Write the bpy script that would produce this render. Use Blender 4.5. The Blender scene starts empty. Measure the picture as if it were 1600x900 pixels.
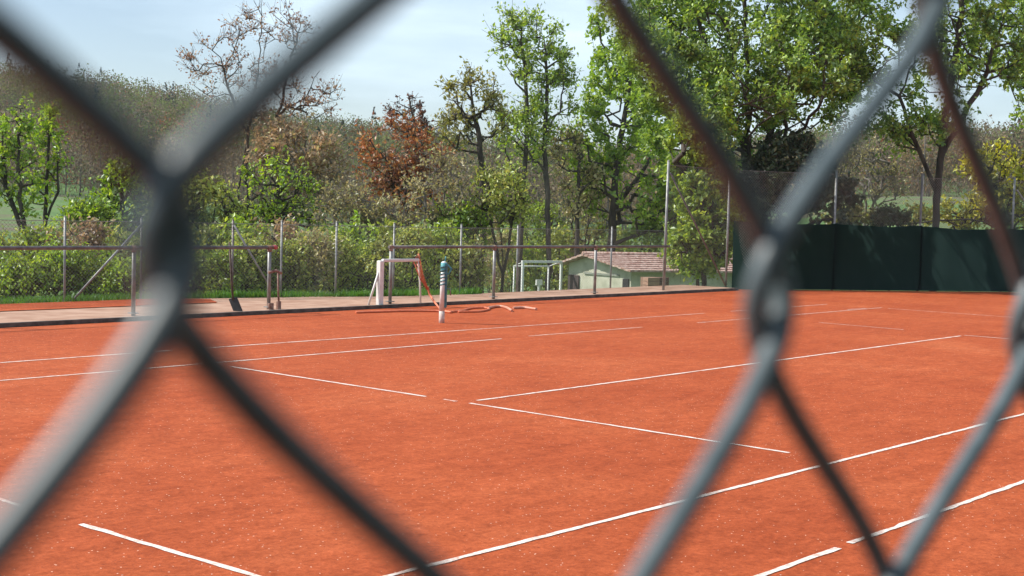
import bpy, math, random
import numpy as np
from mathutils import Vector, Matrix

C = bpy.context.scene
COL = C.collection
RAD = math.radians

# ------------------------------------------------------------------ camera
CAM = np.array([-16.21555, -9.01286, 1.90034])
YAW, PITCH, ROLL = 0.865854, -0.0561247, 0.0273949
F = 2095.95                                   # focal length in pixels of a 1600 wide picture
fw = np.array([math.sin(YAW) * math.cos(PITCH), math.cos(YAW) * math.cos(PITCH), math.sin(PITCH)])
r0 = np.array([math.cos(YAW), -math.sin(YAW), 0.0]); u0 = np.cross(r0, fw)
rt = math.cos(ROLL) * r0 + math.sin(ROLL) * u0
up = -math.sin(ROLL) * r0 + math.cos(ROLL) * u0
cam_data = bpy.data.cameras.new("camera")
cam = bpy.data.objects.new("camera", cam_data); COL.objects.link(cam)
cam.matrix_world = Matrix(((rt[0], up[0], -fw[0], CAM[0]), (rt[1], up[1], -fw[1], CAM[1]),
                           (rt[2], up[2], -fw[2], CAM[2]), (0, 0, 0, 1)))
cam_data.sensor_width = 36.0
cam_data.lens = F / 1600 * 36.0
cam_data.clip_start = 0.01; cam_data.clip_end = 4000
cam_data.dof.use_dof = True
cam_data.dof.focus_distance = 30.0
cam_data.dof.aperture_fstop = 19.0
C.camera = cam

# ------------------------------------------------------------------ sky, sun, exposure
SUN = np.array([-0.6185, 0.811, 1.02]); SUN = SUN / np.linalg.norm(SUN)
w = bpy.data.worlds.new("World"); C.world = w; w.use_nodes = True
nt = w.node_tree; N = nt.nodes; Lk = nt.links
bg = N["Background"]; bg.inputs[1].default_value = 0.110
sky = N.new("ShaderNodeTexSky"); sky.sky_type = 'NISHITA'; sky.sun_disc = False
sky.sun_elevation = math.asin(SUN[2]); sky.sun_rotation = math.atan2(SUN[0], SUN[1]) % (2 * math.pi)
sky.altitude = 300; sky.air_density = 1.0; sky.dust_density = 0.7; sky.ozone_density = 1.3
tc = N.new("ShaderNodeTexCoord")
mp = N.new("ShaderNodeMapping"); mp.inputs["Scale"].default_value = (1.2, 1.2, 7.0)
mp.inputs["Rotation"].default_value = (0.12, -0.1, 0.4)
nz = N.new("ShaderNodeTexNoise"); nz.inputs["Scale"].default_value = 2.6; nz.inputs["Detail"].default_value = 5; nz.inputs["Roughness"].default_value = 0.5
cr = N.new("ShaderNodeValToRGB"); cr.color_ramp.elements[0].position = 0.37; cr.color_ramp.elements[1].position = 0.82; cr.color_ramp.elements[0].color = (0.10, 0.10, 0.10, 1)
cr.color_ramp.elements[1].color = (0.85, 0.85, 0.85, 1)
mx = N.new("ShaderNodeMix"); mx.data_type = 'RGBA'; mx.inputs[7].default_value = (8.8, 10.5, 11.5, 1)
Lk.new(tc.outputs["Generated"], mp.inputs[0]); Lk.new(mp.outputs[0], nz.inputs["Vector"]); Lk.new(nz.outputs[0], cr.inputs[0])
Lk.new(cr.outputs[0], mx.inputs[0]); Lk.new(sky.outputs[0], mx.inputs[6]); Lk.new(mx.outputs[2], bg.inputs[0])
sd = bpy.data.lights.new("sun", 'SUN'); sd.energy = 5.0; sd.angle = RAD(0.53); sd.color = (1.0, 0.95, 0.87)
sun = bpy.data.objects.new("sun", sd); COL.objects.link(sun); sun.location = (0, 0, 60)
sun.rotation_euler = Vector(SUN).to_track_quat('Z', 'Y').to_euler()
C.view_settings.view_transform = 'Standard'; C.view_settings.look = 'None'
C.view_settings.exposure = 0.27; C.view_settings.gamma = 1.0; C.view_settings.use_curve_mapping = False
C.cycles.max_bounces = 6; C.cycles.transparent_max_bounces = 12; C.cycles.diffuse_bounces = 3
C.cycles.transmission_bounces = 3

# ------------------------------------------------------------------ helpers: places
def ray(px, py):
    d = fw * F + rt * (px - 800) - up * (py - 450)
    return d / F
def gp(px, py, z=0.0):
    d = ray(px, py); return CAM + d * ((z - CAM[2]) / d[2])
def at(px, py, D):
    return CAM + ray(px, py) * D
def horizon(px):
    return 450 + F * math.tan(PITCH) + (px - 800) * math.tan(ROLL)
def smooth(a, b, x):
    t = np.clip((x - a) / (b - a), 0, 1); return t * t * (3 - 2 * t)
SC0 = np.array([15.2, 9.9]); SC1 = np.array([22.6, 5.25]); SCD = (SC1 - SC0) / np.linalg.norm(SC1 - SC0)
SCN = np.array([-SCD[1], SCD[0]])                    # away from the court
def path_edge(u):
    return 13.0 - 1.7 * smooth(-1.5, 6.0, u)
def terrain(X, Y):
    X = np.asarray(X, float); Y = np.asarray(Y, float)
    s1 = Y - path_edge(X); s2 = (X - SC0[0]) * SCN[0] + (Y - SC0[1]) * SCN[1]
    s = np.maximum(np.where(X < 16.5, s1, -99), np.where(X > 13.0, s2, -99) - 0.4)
    dx, dy = X - CAM[0], Y - CAM[1]
    dep = dx * fw[0] + dy * fw[1]; lat = dx * rt[0] + dy * rt[1]
    t = lat / np.maximum(dep, 1e-3)                   # tangent of the bearing
    D = np.hypot(dx, dy)
    drop = 2.6 * smooth(0.6, 16, s) * smooth(-0.33, -0.12, t) * (1 - 0.75 * smooth(0.14, 0.2, t))
    z = -0.05 - drop - 0.35 * smooth(0.4, 3, s)
    front = np.where(dep > 1, 1.0, 0.0)
    z = z + front * smooth(60, 190, D) * (2.6 + 4.0 * smooth(0.1, 0.3, t))
    hh = np.interp(t, [-0.7, -0.38, -0.26, -0.19, -0.10, 0.0, 0.12, 0.3, 0.6], [33, 32, 28, 24, 21, 16, 14, 16, 18])
    return z + front * smooth(190, 480, D) * hh
def tz(x, y):
    return float(terrain(np.array([x]), np.array([y]))[0])

# ------------------------------------------------------------------ helpers: meshes
def link(o, parent=None):
    COL.objects.link(o)
    if parent is not None: o.parent = parent
    return o
def mesh_np(name, V, Fq, mats, parent=None, idx=None, smooth_sh=False, origin=None):
    """faces: (n,4) quads or (n,3) triangles or a list of arrays"""
    V = np.asarray(V, np.float32)
    groups = [np.asarray(f, np.int32) for f in (Fq if isinstance(Fq, list) else [Fq]) if len(f)]
    me = bpy.data.meshes.new(name)
    if origin is not None: V = V - np.asarray(origin, np.float32)
    me.vertices.add(len(V)); me.vertices.foreach_set("co", V.ravel())
    nl = sum(g.size for g in groups); nf = sum(len(g) for g in groups)
    me.loops.add(nl); me.polygons.add(nf)
    me.loops.foreach_set("vertex_index", np.concatenate([g.ravel() for g in groups]))
    tot = np.concatenate([np.full(len(g), g.shape[1]) for g in groups]).astype(np.int32)
    st = np.concatenate([[0], np.cumsum(tot)[:-1]]).astype(np.int32)
    me.polygons.foreach_set("loop_start", st); me.polygons.foreach_set("loop_total", tot)
    for m in (mats if isinstance(mats, list) else [mats]): me.materials.append(m)
    if idx is not None: me.polygons.foreach_set("material_index", np.asarray(idx, np.int32))
    me.polygons.foreach_set("use_smooth", np.full(nf, smooth_sh))
    me.update(calc_edges=True); me.validate()
    o = bpy.data.objects.new(name, me)
    if origin is not None and parent is None: o.location = origin
    return link(o, parent)
class MB:
    """collects boxes, tubes and polygons and links them as one mesh"""
    def __init__(s): s.v = []; s.f = []; s.sm = []
    def poly(s, pts, faces, sm=False):
        b = len(s.v); s.v += [tuple(map(float, p)) for p in pts]
        for f in faces: s.f.append([i + b for i in f]); s.sm.append(sm)
    def box(s, c, size, rz=0.0, M=None, bev=0.0):
        hx, hy, hz = [q / 2 for q in size]
        if bev > 0:
            pts = []
            for sz in (-1, 1):
                for k, (ax, ay) in enumerate(((-1, -1), (1, -1), (1, 1), (-1, 1))):
                    pts.append((ax * (hx - bev), ay * (hy - bev), sz * hz))
            for sz in (-1, 1):
                for k, (ax, ay) in enumerate(((-1, -1), (1, -1), (1, 1), (-1, 1))):
                    pts.append((ax * hx, ay * hy, sz * (hz - bev)))
            fs = [(3, 2, 1, 0), (4, 5, 6, 7)]
            for k in range(4):
                n = (k + 1) % 4
                fs += [(8 + k, 8 + n, 12 + n, 12 + k), (k, n, 8 + n, 8 + k), (12 + k, 12 + n, 4 + n, 4 + k)]
        else:
            pts = [(x * hx, y * hy, z * hz) for z in (-1, 1) for (x, y) in ((-1, -1), (1, -1), (1, 1), (-1, 1))]
            fs = [(3, 2, 1, 0), (4, 5, 6, 7)] + [(k, (k + 1) % 4, 4 + (k + 1) % 4, 4 + k) for k in range(4)]
        R_ = M if M is not None else Matrix.Rotation(rz, 3, 'Z')
        s.poly([R_ @ Vector(p) + Vector(c) for p in pts], fs)
    def tube(s, pts, rad, n=8, cap=True):
        P = [Vector(tuple(map(float, p))) for p in pts]; m = len(P)
        rr = rad if isinstance(rad, (list, tuple)) else [rad] * m
        T = [(P[min(i + 1, m - 1)] - P[max(i - 1, 0)]).normalized() for i in range(m)]
        a = T[0].orthogonal().normalized(); ring = []
        for i in range(m):
            a = (a - T[i] * a.dot(T[i])).normalized(); b = T[i].cross(a)
            ring += [P[i] + (a * math.cos(2 * math.pi * k / n) + b * math.sin(2 * math.pi * k / n)) * rr[i] for k in range(n)]
        fs = [(i * n + k, i * n + (k + 1) % n, (i + 1) * n + (k + 1) % n, (i + 1) * n + k) for i in range(m - 1) for k in range(n)]
        b0 = len(s.v); s.poly(ring, fs, True)
        if cap:
            for f in ([b0 + k for k in range(n)][::-1], [b0 + (m - 1) * n + k for k in range(n)]): s.f.append(f); s.sm.append(False)
    def build(s, name, mat, parent=None, origin=None):
        o_ = Vector(origin) if origin is not None else Vector((0, 0, 0))
        me = bpy.data.meshes.new(name); me.from_pydata([tuple(Vector(p) - o_) for p in s.v], [], s.f)
        for m in (mat if isinstance(mat, list) else [mat]): me.materials.append(m)
        me.polygons.foreach_set("use_smooth", s.sm); me.update()
        o = bpy.data.objects.new(name, me)
        if parent is None: o.location = o_
        return link(o, parent)
def tag(o, label=None, cat=None, group=None, kind=None):
    if label: o["label"] = label
    if cat: o["category"] = cat
    if group: o["group"] = group
    if kind: o["kind"] = kind
    return o
def thing(name, loc, label, cat, group=None):
    o = bpy.data.objects.new(name, None); o.empty_display_size = 0.2
    link(o); o.location = tuple(map(float, loc)); return tag(o, label, cat, group)

# ------------------------------------------------------------------ materials
def mat_new(name):
    m = bpy.data.materials.new(name); m.use_nodes = True; return m, m.node_tree.nodes, m.node_tree.links
def ramp(N, stops):
    r = N.new("ShaderNodeValToRGB"); e = r.color_ramp.elements
    while len(e) < len(stops): e.new(0.5)
    for k, (p, c) in enumerate(stops): e[k].position = p; e[k].color = (*c, 1)
    return r
def noise(N, L, scale, detail=4, rough=0.55, vec=None, stretch=None):
    n = N.new("ShaderNodeTexNoise"); n.inputs["Scale"].default_value = scale; n.inputs["Detail"].default_value = detail; n.inputs["Roughness"].default_value = rough
    t = N.new("ShaderNodeTexCoord"); src = t.outputs["Object"]
    if stretch:
        m = N.new("ShaderNodeMapping"); m.inputs["Scale"].default_value = stretch[:3]
        if len(stretch) > 3: m.inputs["Rotation"].default_value = (0, 0, stretch[3])
        L.new(src, m.inputs[0]); src = m.outputs[0]
    L.new(src, n.inputs["Vector"]); return n
def mixc(N, L, fac, a, b, blend='MIX'):
    m = N.new("ShaderNodeMix"); m.data_type = 'RGBA'; m.blend_type = blend
    for sock, v in ((m.inputs[0], fac), (m.inputs[6], a), (m.inputs[7], b)):
        if isinstance(v, (int, float)): sock.default_value = v
        elif isinstance(v, tuple): sock.default_value = (*v, 1)
        else: L.new(v, sock)
    return m.outputs[2]
def simple(name, c1, c2, scale=6, rough=0.6, metal=0.0, bump=0.0, stops=(0.35, 0.65), stretch=None, detail=5):
    m, N, L = mat_new(name); b = N["Principled BSDF"]
    n = noise(N, L, scale, detail, stretch=stretch); r = ramp(N, [(stops[0], c1), (stops[1], c2)])
    L.new(n.outputs[0], r.inputs[0]); L.new(r.outputs[0], b.inputs["Base Color"])
    b.inputs["Roughness"].default_value = rough; b.inputs["Metallic"].default_value = metal
    if bump:
        bp = N.new("ShaderNodeBump"); bp.inputs["Strength"].default_value = bump; bp.inputs["Distance"].default_value = 0.02
        L.new(n.outputs[0], bp.inputs["Height"]); L.new(bp.outputs[0], b.inputs["Normal"])
    return m
def leaf_mat(name, cols, trans=0.4, gloss=0.05, patch=1.1, amp=0.28):
    """cols: list of base colours picked at random leaf by leaf"""
    m, N, L = mat_new(name); N.remove(N["Principled BSDF"]); out = N["Material Output"]
    g = N.new("ShaderNodeNewGeometry"); st = [(k / max(1, len(cols) - 1), c) for k, c in enumerate(cols)]
    r = ramp(N, st); L.new(g.outputs["Random Per Island"], r.inputs[0])
    pn = N.new("ShaderNodeTexNoise"); pn.inputs["Scale"].default_value = patch; pn.inputs["Detail"].default_value = 2; L.new(g.outputs["Position"], pn.inputs["Vector"])
    pr = ramp(N, [(0.34, (1 - amp * .8, 1 - amp, 1 - amp * 1.1)), (0.66, (1 + amp * 1.15, 1 + amp, 1 + amp * .6))]); L.new(pn.outputs[0], pr.inputs[0])
    leafc = mixc(N, L, 1.0, r.outputs[0], pr.outputs[0], 'MULTIPLY')
    d = N.new("ShaderNodeBsdfDiffuse"); t = N.new("ShaderNodeBsdfTranslucent"); gl = N.new("ShaderNodeBsdfGlossy"); gl.inputs["Roughness"].default_value = 0.45
    gl.inputs["Color"].default_value = (0.9, 0.95, 1, 1)
    hs = N.new("ShaderNodeHueSaturation"); hs.inputs["Saturation"].default_value = 1.1; hs.inputs["Value"].default_value = 1.25; hs.inputs["Hue"].default_value = 0.49
    L.new(leafc, d.inputs[0]); L.new(leafc, hs.inputs["Color"]); L.new(hs.outputs[0], t.inputs[0])
    m1 = N.new("ShaderNodeMixShader"); m1.inputs[0].default_value = trans; m2 = N.new("ShaderNodeMixShader"); m2.inputs[0].default_value = gloss
    L.new(d.outputs[0], m1.inputs[1]); L.new(t.outputs[0], m1.inputs[2]); L.new(m1.outputs[0], m2.inputs[1]); L.new(gl.outputs[0], m2.inputs[2])
    L.new(m2.outputs[0], out.inputs[0]); return m

def clay_mat():
    m, N, L = mat_new("red_clay"); b = N["Principled BSDF"]
    big = noise(N, L, 0.35, 4, 0.6); r1 = ramp(N, [(0.30, (0.325, 0.060, 0.0185)), (0.55, (0.395, 0.083, 0.027)), (0.75, (0.46, 0.115, 0.042))])
    L.new(big.outputs[0], r1.inputs[0])
    drag = noise(N, L, 2.2, 9, 0.78, stretch=(0.5, 1.8, 1, 0.35)); r2 = ramp(N, [(0.32, (0.80, 0.76, 0.73)), (0.5, (1, 1, 1)), (0.68, (1.18, 1.22, 1.28))])
    L.new(drag.outputs[0], r2.inputs[0])
    c = mixc(N, L, 0.75, r1.outputs[0], r2.outputs[0], 'MULTIPLY')
    fine = noise(N, L, 24, 8, 0.9); r3 = ramp(N, [(0.3, (0.5, 0.45, 0.42)), (0.68, (1.35, 1.42, 1.5))])
    L.new(fine.outputs[0], r3.inputs[0]); c = mixc(N, L, 0.7, c, r3.outputs[0], 'MULTIPLY')
    mot = noise(N, L, 6, 7, 0.8); r4 = ramp(N, [(0.33, (0.70, 0.64, 0.60)), (0.5, (1, 1, 1)), (0.66, (1.22, 1.28, 1.36))]); L.new(mot.outputs[0], r4.inputs[0]); c = mixc(N, L, 0.8, c, r4.outputs[0], 'MULTIPLY')
    # scattered pale grit and dark crumbs
    tcx = N.new("ShaderNodeTexCoord")
    for sc, lim, col in ((24, 0.075, (0.78, 0.50, 0.38)), (9, 0.07, (0.78, 0.44, 0.32)), (9.7, 0.16, (0.24, 0.048, 0.018)), (17, 0.12, (0.26, 0.055, 0.02)), (45, 0.06, (0.24, 0.05, 0.025))):
        v = N.new("ShaderNodeTexVoronoi"); v.inputs["Scale"].default_value = sc; L.new(tcx.outputs["Object"], v.inputs["Vector"])
        lt = N.new("ShaderNodeMath"); lt.operation = 'LESS_THAN'; lt.inputs[1].default_value = lim * (sc / 15)
        L.new(v.outputs["Distance"], lt.inputs[0])
        sel = N.new("ShaderNodeMath"); sel.operation = 'GREATER_THAN'; sel.inputs[1].default_value = 0.62
        sp = N.new("ShaderNodeSeparateColor"); L.new(v.outputs["Color"], sp.inputs[0]); L.new(sp.outputs[0], sel.inputs[0])
        mu = N.new("ShaderNodeMath"); mu.operation = 'MULTIPLY'; L.new(lt.outputs[0], mu.inputs[0]); L.new(sel.outputs[0], mu.inputs[1])
        c = mixc(N, L, mu.outputs[0], c, col)
    L.new(c, b.inputs["Base Color"]); b.inputs["Roughness"].default_value = 0.95; b.inputs["Specular IOR Level"].default_value = 0.15
    bp = N.new("ShaderNodeBump"); bp.inputs["Strength"].default_value = 0.35; bp.inputs["Distance"].default_value = 0.012
    ad = N.new("ShaderNodeMath"); ad.operation = 'ADD'; L.new(fine.outputs[0], ad.inputs[0]); L.new(drag.outputs[0], ad.inputs[1])
    L.new(ad.outputs[0], bp.inputs["Height"]); L.new(bp.outputs[0], b.inputs["Normal"])
    return m
M_clay = clay_mat()
def line_mat(name, cover):
    m, N, L = mat_new(name); b = N["Principled BSDF"]
    n = noise(N, L, 14, 9, 0.85); r = ramp(N, [(cover - 0.12, (0, 0, 0)), (cover + 0.1, (1, 1, 1))]); L.new(n.outputs[0], r.inputs[0])
    n2 = noise(N, L, 60, 3); r2 = ramp(N, [(0.3, (0.66, 0.58, 0.52)), (0.7, (0.84, 0.80, 0.75))]); L.new(n2.outputs[0], r2.inputs[0])
    L.new(mixc(N, L, r.outputs[0], (0.52, 0.16, 0.08), r2.outputs[0]), b.inputs["Base Color"]); b.inputs["Roughness"].default_value = 0.9
    return m
M_line = line_mat("white_line_tape", 0.44)
M_line_dust = line_mat("dusty_line_tape", 0.52)
M_kerb = simple("weathered_concrete", (0.05, 0.045, 0.04), (0.13, 0.11, 0.095), 7, 0.9, bump=0.3)
M_path = simple("sandy_path", (0.31, 0.165, 0.105), (0.44, 0.275, 0.195), 2.2, 0.95, bump=0.2)
M_galv = simple("galvanised_steel", (0.20, 0.20, 0.195), (0.33, 0.33, 0.32), 9, 0.5, 0.3)
M_galv_dark = simple("dull_steel", (0.13, 0.115, 0.11), (0.24, 0.21, 0.20), 9, 0.55, 0.3)
M_rust = simple("rusty_steel", (0.18, 0.075, 0.05), (0.34, 0.24, 0.2), 14, 0.8)
M_mesh = simple("dull_mesh_wire", (0.22, 0.22, 0.20), (0.32, 0.32, 0.29), 9, 0.6, 0.2)
M_whitep = simple("white_painted_metal", (0.70, 0.69, 0.66), (0.82, 0.81, 0.79), 8, 0.45)
M_orange = simple("orange_plastic", (0.62, 0.14, 0.06), (0.75, 0.24, 0.12), 20, 0.5)
M_pinkhose = simple("faded_orange_hose", (0.52, 0.20, 0.12), (0.62, 0.34, 0.25), 12, 0.5)
M_teal = simple("teal_strap", (0.05, 0.25, 0.28), (0.12, 0.42, 0.45), 24, 0.6)
M_tealdark = simple("dark_teal_paint", (0.03, 0.12, 0.14), (0.07, 0.21, 0.24), 12, 0.5)
M_black = simple("black_rubber", (0.012, 0.012, 0.013), (0.03, 0.03, 0.03), 10, 0.6)
M_wood = simple("weathered_wood", (0.26, 0.17, 0.10), (0.40, 0.29, 0.19), 12, 0.8, stretch=(1, 1, 0.15))
M_bark = simple("grey_brown_bark", (0.035, 0.027, 0.021), (0.10, 0.08, 0.062), 5, 0.95, bump=0.5, stretch=(1, 1, 0.3))
M_bark_pale = simple("pale_grey_bark", (0.13, 0.115, 0.10), (0.24, 0.215, 0.19), 5, 0.95, stretch=(1, 1, 0.3))
M_earth = None
def earth_mat():
    m, N, L = mat_new("meadow_and_leaf_litter"); b = N["Principled BSDF"]
    n = noise(N, L, 0.045, 5, 0.6); r = ramp(N, [(0.38, (0.055, 0.12, 0.02)), (0.52, (0.085, 0.17, 0.03)), (0.64, (0.12, 0.10, 0.055))]); L.new(n.outputs[0], r.inputs[0])
    n2 = noise(N, L, 1.6, 6, 0.75); r2 = ramp(N, [(0.3, (0.6, 0.6, 0.6)), (0.7, (1.3, 1.3, 1.25))]); L.new(n2.outputs[0], r2.inputs[0])
    L.new(mixc(N, L, 0.8, r.outputs[0], r2.outputs[0], 'MULTIPLY'), b.inputs["Base Color"]); b.inputs["Roughness"].default_value = 1.0
    return m
M_earth = earth_mat()

# ------------------------------------------------------------------ setting: ground, hill, court, path
def polar_ground():
    fine = np.arange(-34, 34.01, 0.6); rest = np.arange(38, 323, 6.0)
    az = np.concatenate([fine, rest]) * math.pi / 180 + YAW
    rad = np.concatenate([[2], np.arange(5, 20, 3), np.arange(20, 60, 0.9), np.geomspace(60, 1500, 46)])
    A, Rr = np.meshgrid(az, rad); X = CAM[0] + Rr * np.sin(A); Y = CAM[1] + Rr * np.cos(A); Z = terrain(X, Y)
    n = len(az); m = len(rad)
    V = np.stack([X, Y, Z], -1).reshape(-1, 3); V = np.vstack([V, [[CAM[0], CAM[1], -0.05]]])
    i = np.arange(m - 1)[:, None] * n; j = np.arange(n)[None]; k = (np.arange(n)[None] + 1) % n
    q = np.stack([i + j, i + k, i + n + k, i + n + j], -1).reshape(-1, 4)[:, ::-1]
    t = np.stack([np.full(n, len(V) - 1), np.arange(n), (np.arange(n) + 1) % n], -1)[:, ::-1]
    tag(mesh_np("ground", V, [q, t], M_earth, smooth_sh=True), kind="structure")
polar_ground()
def sheet(name, pts, z, mat):
    b = MB(); b.poly([(x, y, z) for x, y in pts], [list(range(len(pts)))]); o = b.build(name, mat); tag(o, kind="structure"); return o
KV = 9.46
scb = SC0 + SCD * 26; scb0 = SC0 - SCN * 0.0
sheet("clay_court", [(-34, -8.86), (34, -8.86), tuple(SC0 + SCD * 22.2), tuple(SC0), (14.7, KV), (-34, KV)], 0.0, M_clay)
kb = MB(); kb.poly([(-34, KV, -0.04), (14.8, KV, -0.04), (14.8, KV + 0.09, -0.04), (-34, KV + 0.09, -0.04), (-34, KV + .006, 0.066), (14.8, KV + .006, 0.066), (14.8, KV + 0.085, 0.066), (-34, KV + 0.085, 0.066)],
              [(3, 2, 1, 0), (4, 5, 6, 7), (0, 1, 5, 4), (1, 2, 6, 5), (2, 3, 7, 6), (3, 0, 4, 7)])
tag(kb.build("kerb", M_kerb), kind="structure")
sheet('added_footpath', [(-34, -12.2), (34, -12.2), (34, -8.868), (-34, -8.868)], -0.01, simple('added_dark_asphalt', (0.025, 0.026, 0.028), (0.05, 0.05, 0.052), 30, 0.95))  # unseen dark ground, added to cut light bouncing onto the near wires
us = [-34, -12, -6, -3, -1.5, 0, 1, 2, 3, 4, 5, 6, 8, 10, 12, 14.9]
pb = MB(); tops = [(u, KV + 0.085, 0.056) for u in us] + [(u, float(path_edge(u)), 0.045) for u in us[::-1]]
pb.poly(tops, [list(range(len(tops)))])
edge = [(u, float(path_edge(u)), 0.045) for u in us]; low = [(u, float(path_edge(u)) + 0.35, -0.5) for u in us]
for i in range(len(us) - 1): pb.poly([edge[i], edge[i + 1], low[i + 1], low[i]], [(3, 2, 1, 0)])
tag(pb.build("path", M_path), kind="structure")
sheet("clay_strip", [(-34, 11.5), (-0.6, 11.55), (-0.2, 12.3), (-0.8, 12.9), (-34, 12.95)], 0.062, M_clay)

# painted court lines: (from, to, width, dusty)
def court_line(a, b, wd=0.05, dusty=False):
    a = np.array(a, float); b = np.array(b, float); d = b - a; Ln = np.linalg.norm(d); d /= Ln; n = np.array([-d[1], d[0]])
    k = max(2, int(Ln / 0.12)); rng = np.random.default_rng(int(abs(a[0] * 91 + a[1] * 37 + b[0] * 13)) + 1)
    L_, R_ = [], []
    for i in range(k + 1):
        c = a + d * Ln * i / k; j = rng.normal(0, 0.004, 2)
        L_.append((*(c + n * (wd / 2 + j[0])), 0.004)); R_.append((*(c - n * (wd / 2 + j[1])), 0.004))
    m = MB(); m.poly(R_ + L_, [(i, i + 1, k + 2 + i, k + 1 + i) for i in range(k)])
    tag(m.build("court_line", M_line_dust if dusty else M_line), kind="structure")
W = 0.042
court_line((-8.6, 5.5), (-5.9, 5.5), W); court_line((-5.6, 5.5), (-0.4, 5.41), W); court_line((-0.4, 5.41), (6.6, 5.34), W, True)
court_line((-14, 4.1), (-7.6, 4.06), W); court_line((-7.3, 4.07), (-1.0, 4.11), W); court_line((-0.3, 4.16), (2.7, 4.12), W, True); court_line((4.4, 4.1), (12, 4.1), W, True)
court_line((-6.385, 3.66), (-6.4, 0.45), W); court_line((-6.4, 0.2), (-6.41, 0.02), W, True); court_line((-6.40, -0.15), (-6.44, -3.72), W)
court_line((-6.2, -0.075), (6.24, -0.03), W)
court_line((6.62, 2.84), (6.55, 1.14), W, True); court_line((6.42, -0.02), (6.5, -3.2), W)
court_line((11.885, 3.9), (11.885, -5.4), W, True); court_line((10.6, 4.25), (11.4, 4.2), W, True); court_line((7.6, 5.35), (11.8, 5.35), W, True)
court_line((-13.6, -4.08), (-2.5, -4.23), W); court_line((-2.5, -4.23), (12, -4.2), W)
court_line((-12.5, -5.44), (-9.08, -5.49), W); court_line((-8.92, -5.485), (-3.5, -5.56), W); court_line((-3.4, -5.56), (12, -5.6), W)
court_line((-11.92, 4.0), (-11.9, -1.49), W, True); court_line((-11.9, -2.06), (-11.86, -4.02), W)

# ------------------------------------------------------------------ steel mesh and fences
def chain_mesh(p0, p1, z0, z1, cell=0.05, wire=0.0026):
    """diamond wire netting between two ground points, as thin three-sided wires"""
    p0 = np.array([p0[0], p0[1]]); p1 = np.array([p1[0], p1[1]]); d = p1 - p0; Ln = np.linalg.norm(d); d /= Ln
    H = z1 - z0; s = cell * math.sqrt(2); V = []; Fq = []
    nrm = np.array([-d[1], d[0]])
    for sg in (1, -1):
        for k in np.arange(-H, Ln + H, s):
            a0, a1 = (k, k + H) if sg == 1 else (k + H, k)
            lo, hi = 0.0, 1.0
            for (tA, tB) in ((a0, a1),):
                if tA != tB:
                    t_in = sorted(((0 - tA) / (tB - tA), (Ln - tA) / (tB - tA))); lo = max(lo, t_in[0]); hi = min(hi, t_in[1])
            if hi - lo < 0.02: continue
            e = [(a0 + (a1 - a0) * t, z0 + H * t) for t in (lo, hi)]
            b = len(V)
            wx = wire * 0.7
            for (x, z) in e:
                c = p0 + d * x
                V += [(*(c + nrm * wire * 0.5 + d * 0), z), (*(c - nrm * wire * 0.35 - d * wx * sg), z + wx * 0.7), (*(c - nrm * wire * 0.35 + d * wx * sg), z - wx * 0.7)]
            Fq += [(b, b + 1, b + 4, b + 3), (b + 1, b + 2, b + 5, b + 4), (b + 2, b, b + 3, b + 5)]
    return np.array(V), np.array(Fq)
def post(parent, x, y, z0, z1, r=0.03, mat=None, lean=0.0, name="post", cap=True):
    m = MB(); m.tube([(x - lean, y, z0), (x, y, z1)], r, 10)
    if cap: m.tube([(x, y, z1), (x, y, z1 + r * 0.5), (x, y, z1 + r * 0.8)], [r * 1.12, r * 0.95, r * 0.3], 10)
    return m.build(name, mat or M_galv, parent)
def bar(parent, name, a, b, r, mat, n=8):
    m = MB(); m.tube([a, b], r, n); return m.build(name, mat, parent)

# rear wire fence along the path
RA = np.array([-9.5, 13.05]); 
def rear_point(px):
    """where a column of the view meets the line of the rear fence, which follows the outer edge of the path"""
    best = None
    for u in np.arange(-12, 16, 0.01):
        v = float(path_edge(u)) + 0.05
        d = np.array([u - CAM[0], v - CAM[1]]); t = (d @ rt[:2]) / (d @ fw[:2])
        q = (px - 800) / F
        if best is None or abs(t - q) < best[0]: best = (abs(t - q), u, v)
    return best[1], best[2]
rf = thing("wire_fence", (-2.8, 13.05, 0.05), "long low wire netting fence on thin grey posts along the outer edge of the path", "fence")
rf_pts = [rear_point(p) for p in (-160, -20, 102, 222, 365, 441, 527, 617, 722, 810, 957, 1042)]
rf_pts = [(-10.5, 13.05), (-7.6, 13.05)] + rf_pts[1:]
def rel(o, loc): o.matrix_parent_inverse = Matrix.Translation(-Vector(loc)); return o
RL = rf.location.copy()
for k, (x, y) in enumerate(rf_pts):
    rel(post(rf, x, y, -0.45, 1.60, 0.023, M_galv if k not in (5,) else M_galv_dark), RL)
VV, FF, off = [], [], 0
for a, b in zip(rf_pts[:-1], rf_pts[1:]):
    v_, f_ = chain_mesh(a, b, -0.1, 1.52); VV.append(v_); FF.append(f_ + off); off += len(v_)
rel(mesh_np("wire_mesh", np.vstack(VV), np.vstack(FF), M_mesh, rf), RL)
for z in (1.525,):
    m = MB(); m.tube([(x, y, z + 0.004) for x, y in rf_pts], 0.006, 5); rel(m.build("tension_wire", M_galv, rf), RL)
x, y = rear_point(222); x2, y2 = rear_point(108); rel(bar(rf, "brace", (x, y - .03, 1.5), (x2, y2 - .05, 0.02), 0.022, M_galv), RL)
x, y = rear_point(365); x2, y2 = rear_point(432); rel(bar(rf, "brace", (x, y - .03, 1.5), (x2, y2 - .05, 0.02), 0.022, M_galv), RL)

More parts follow.
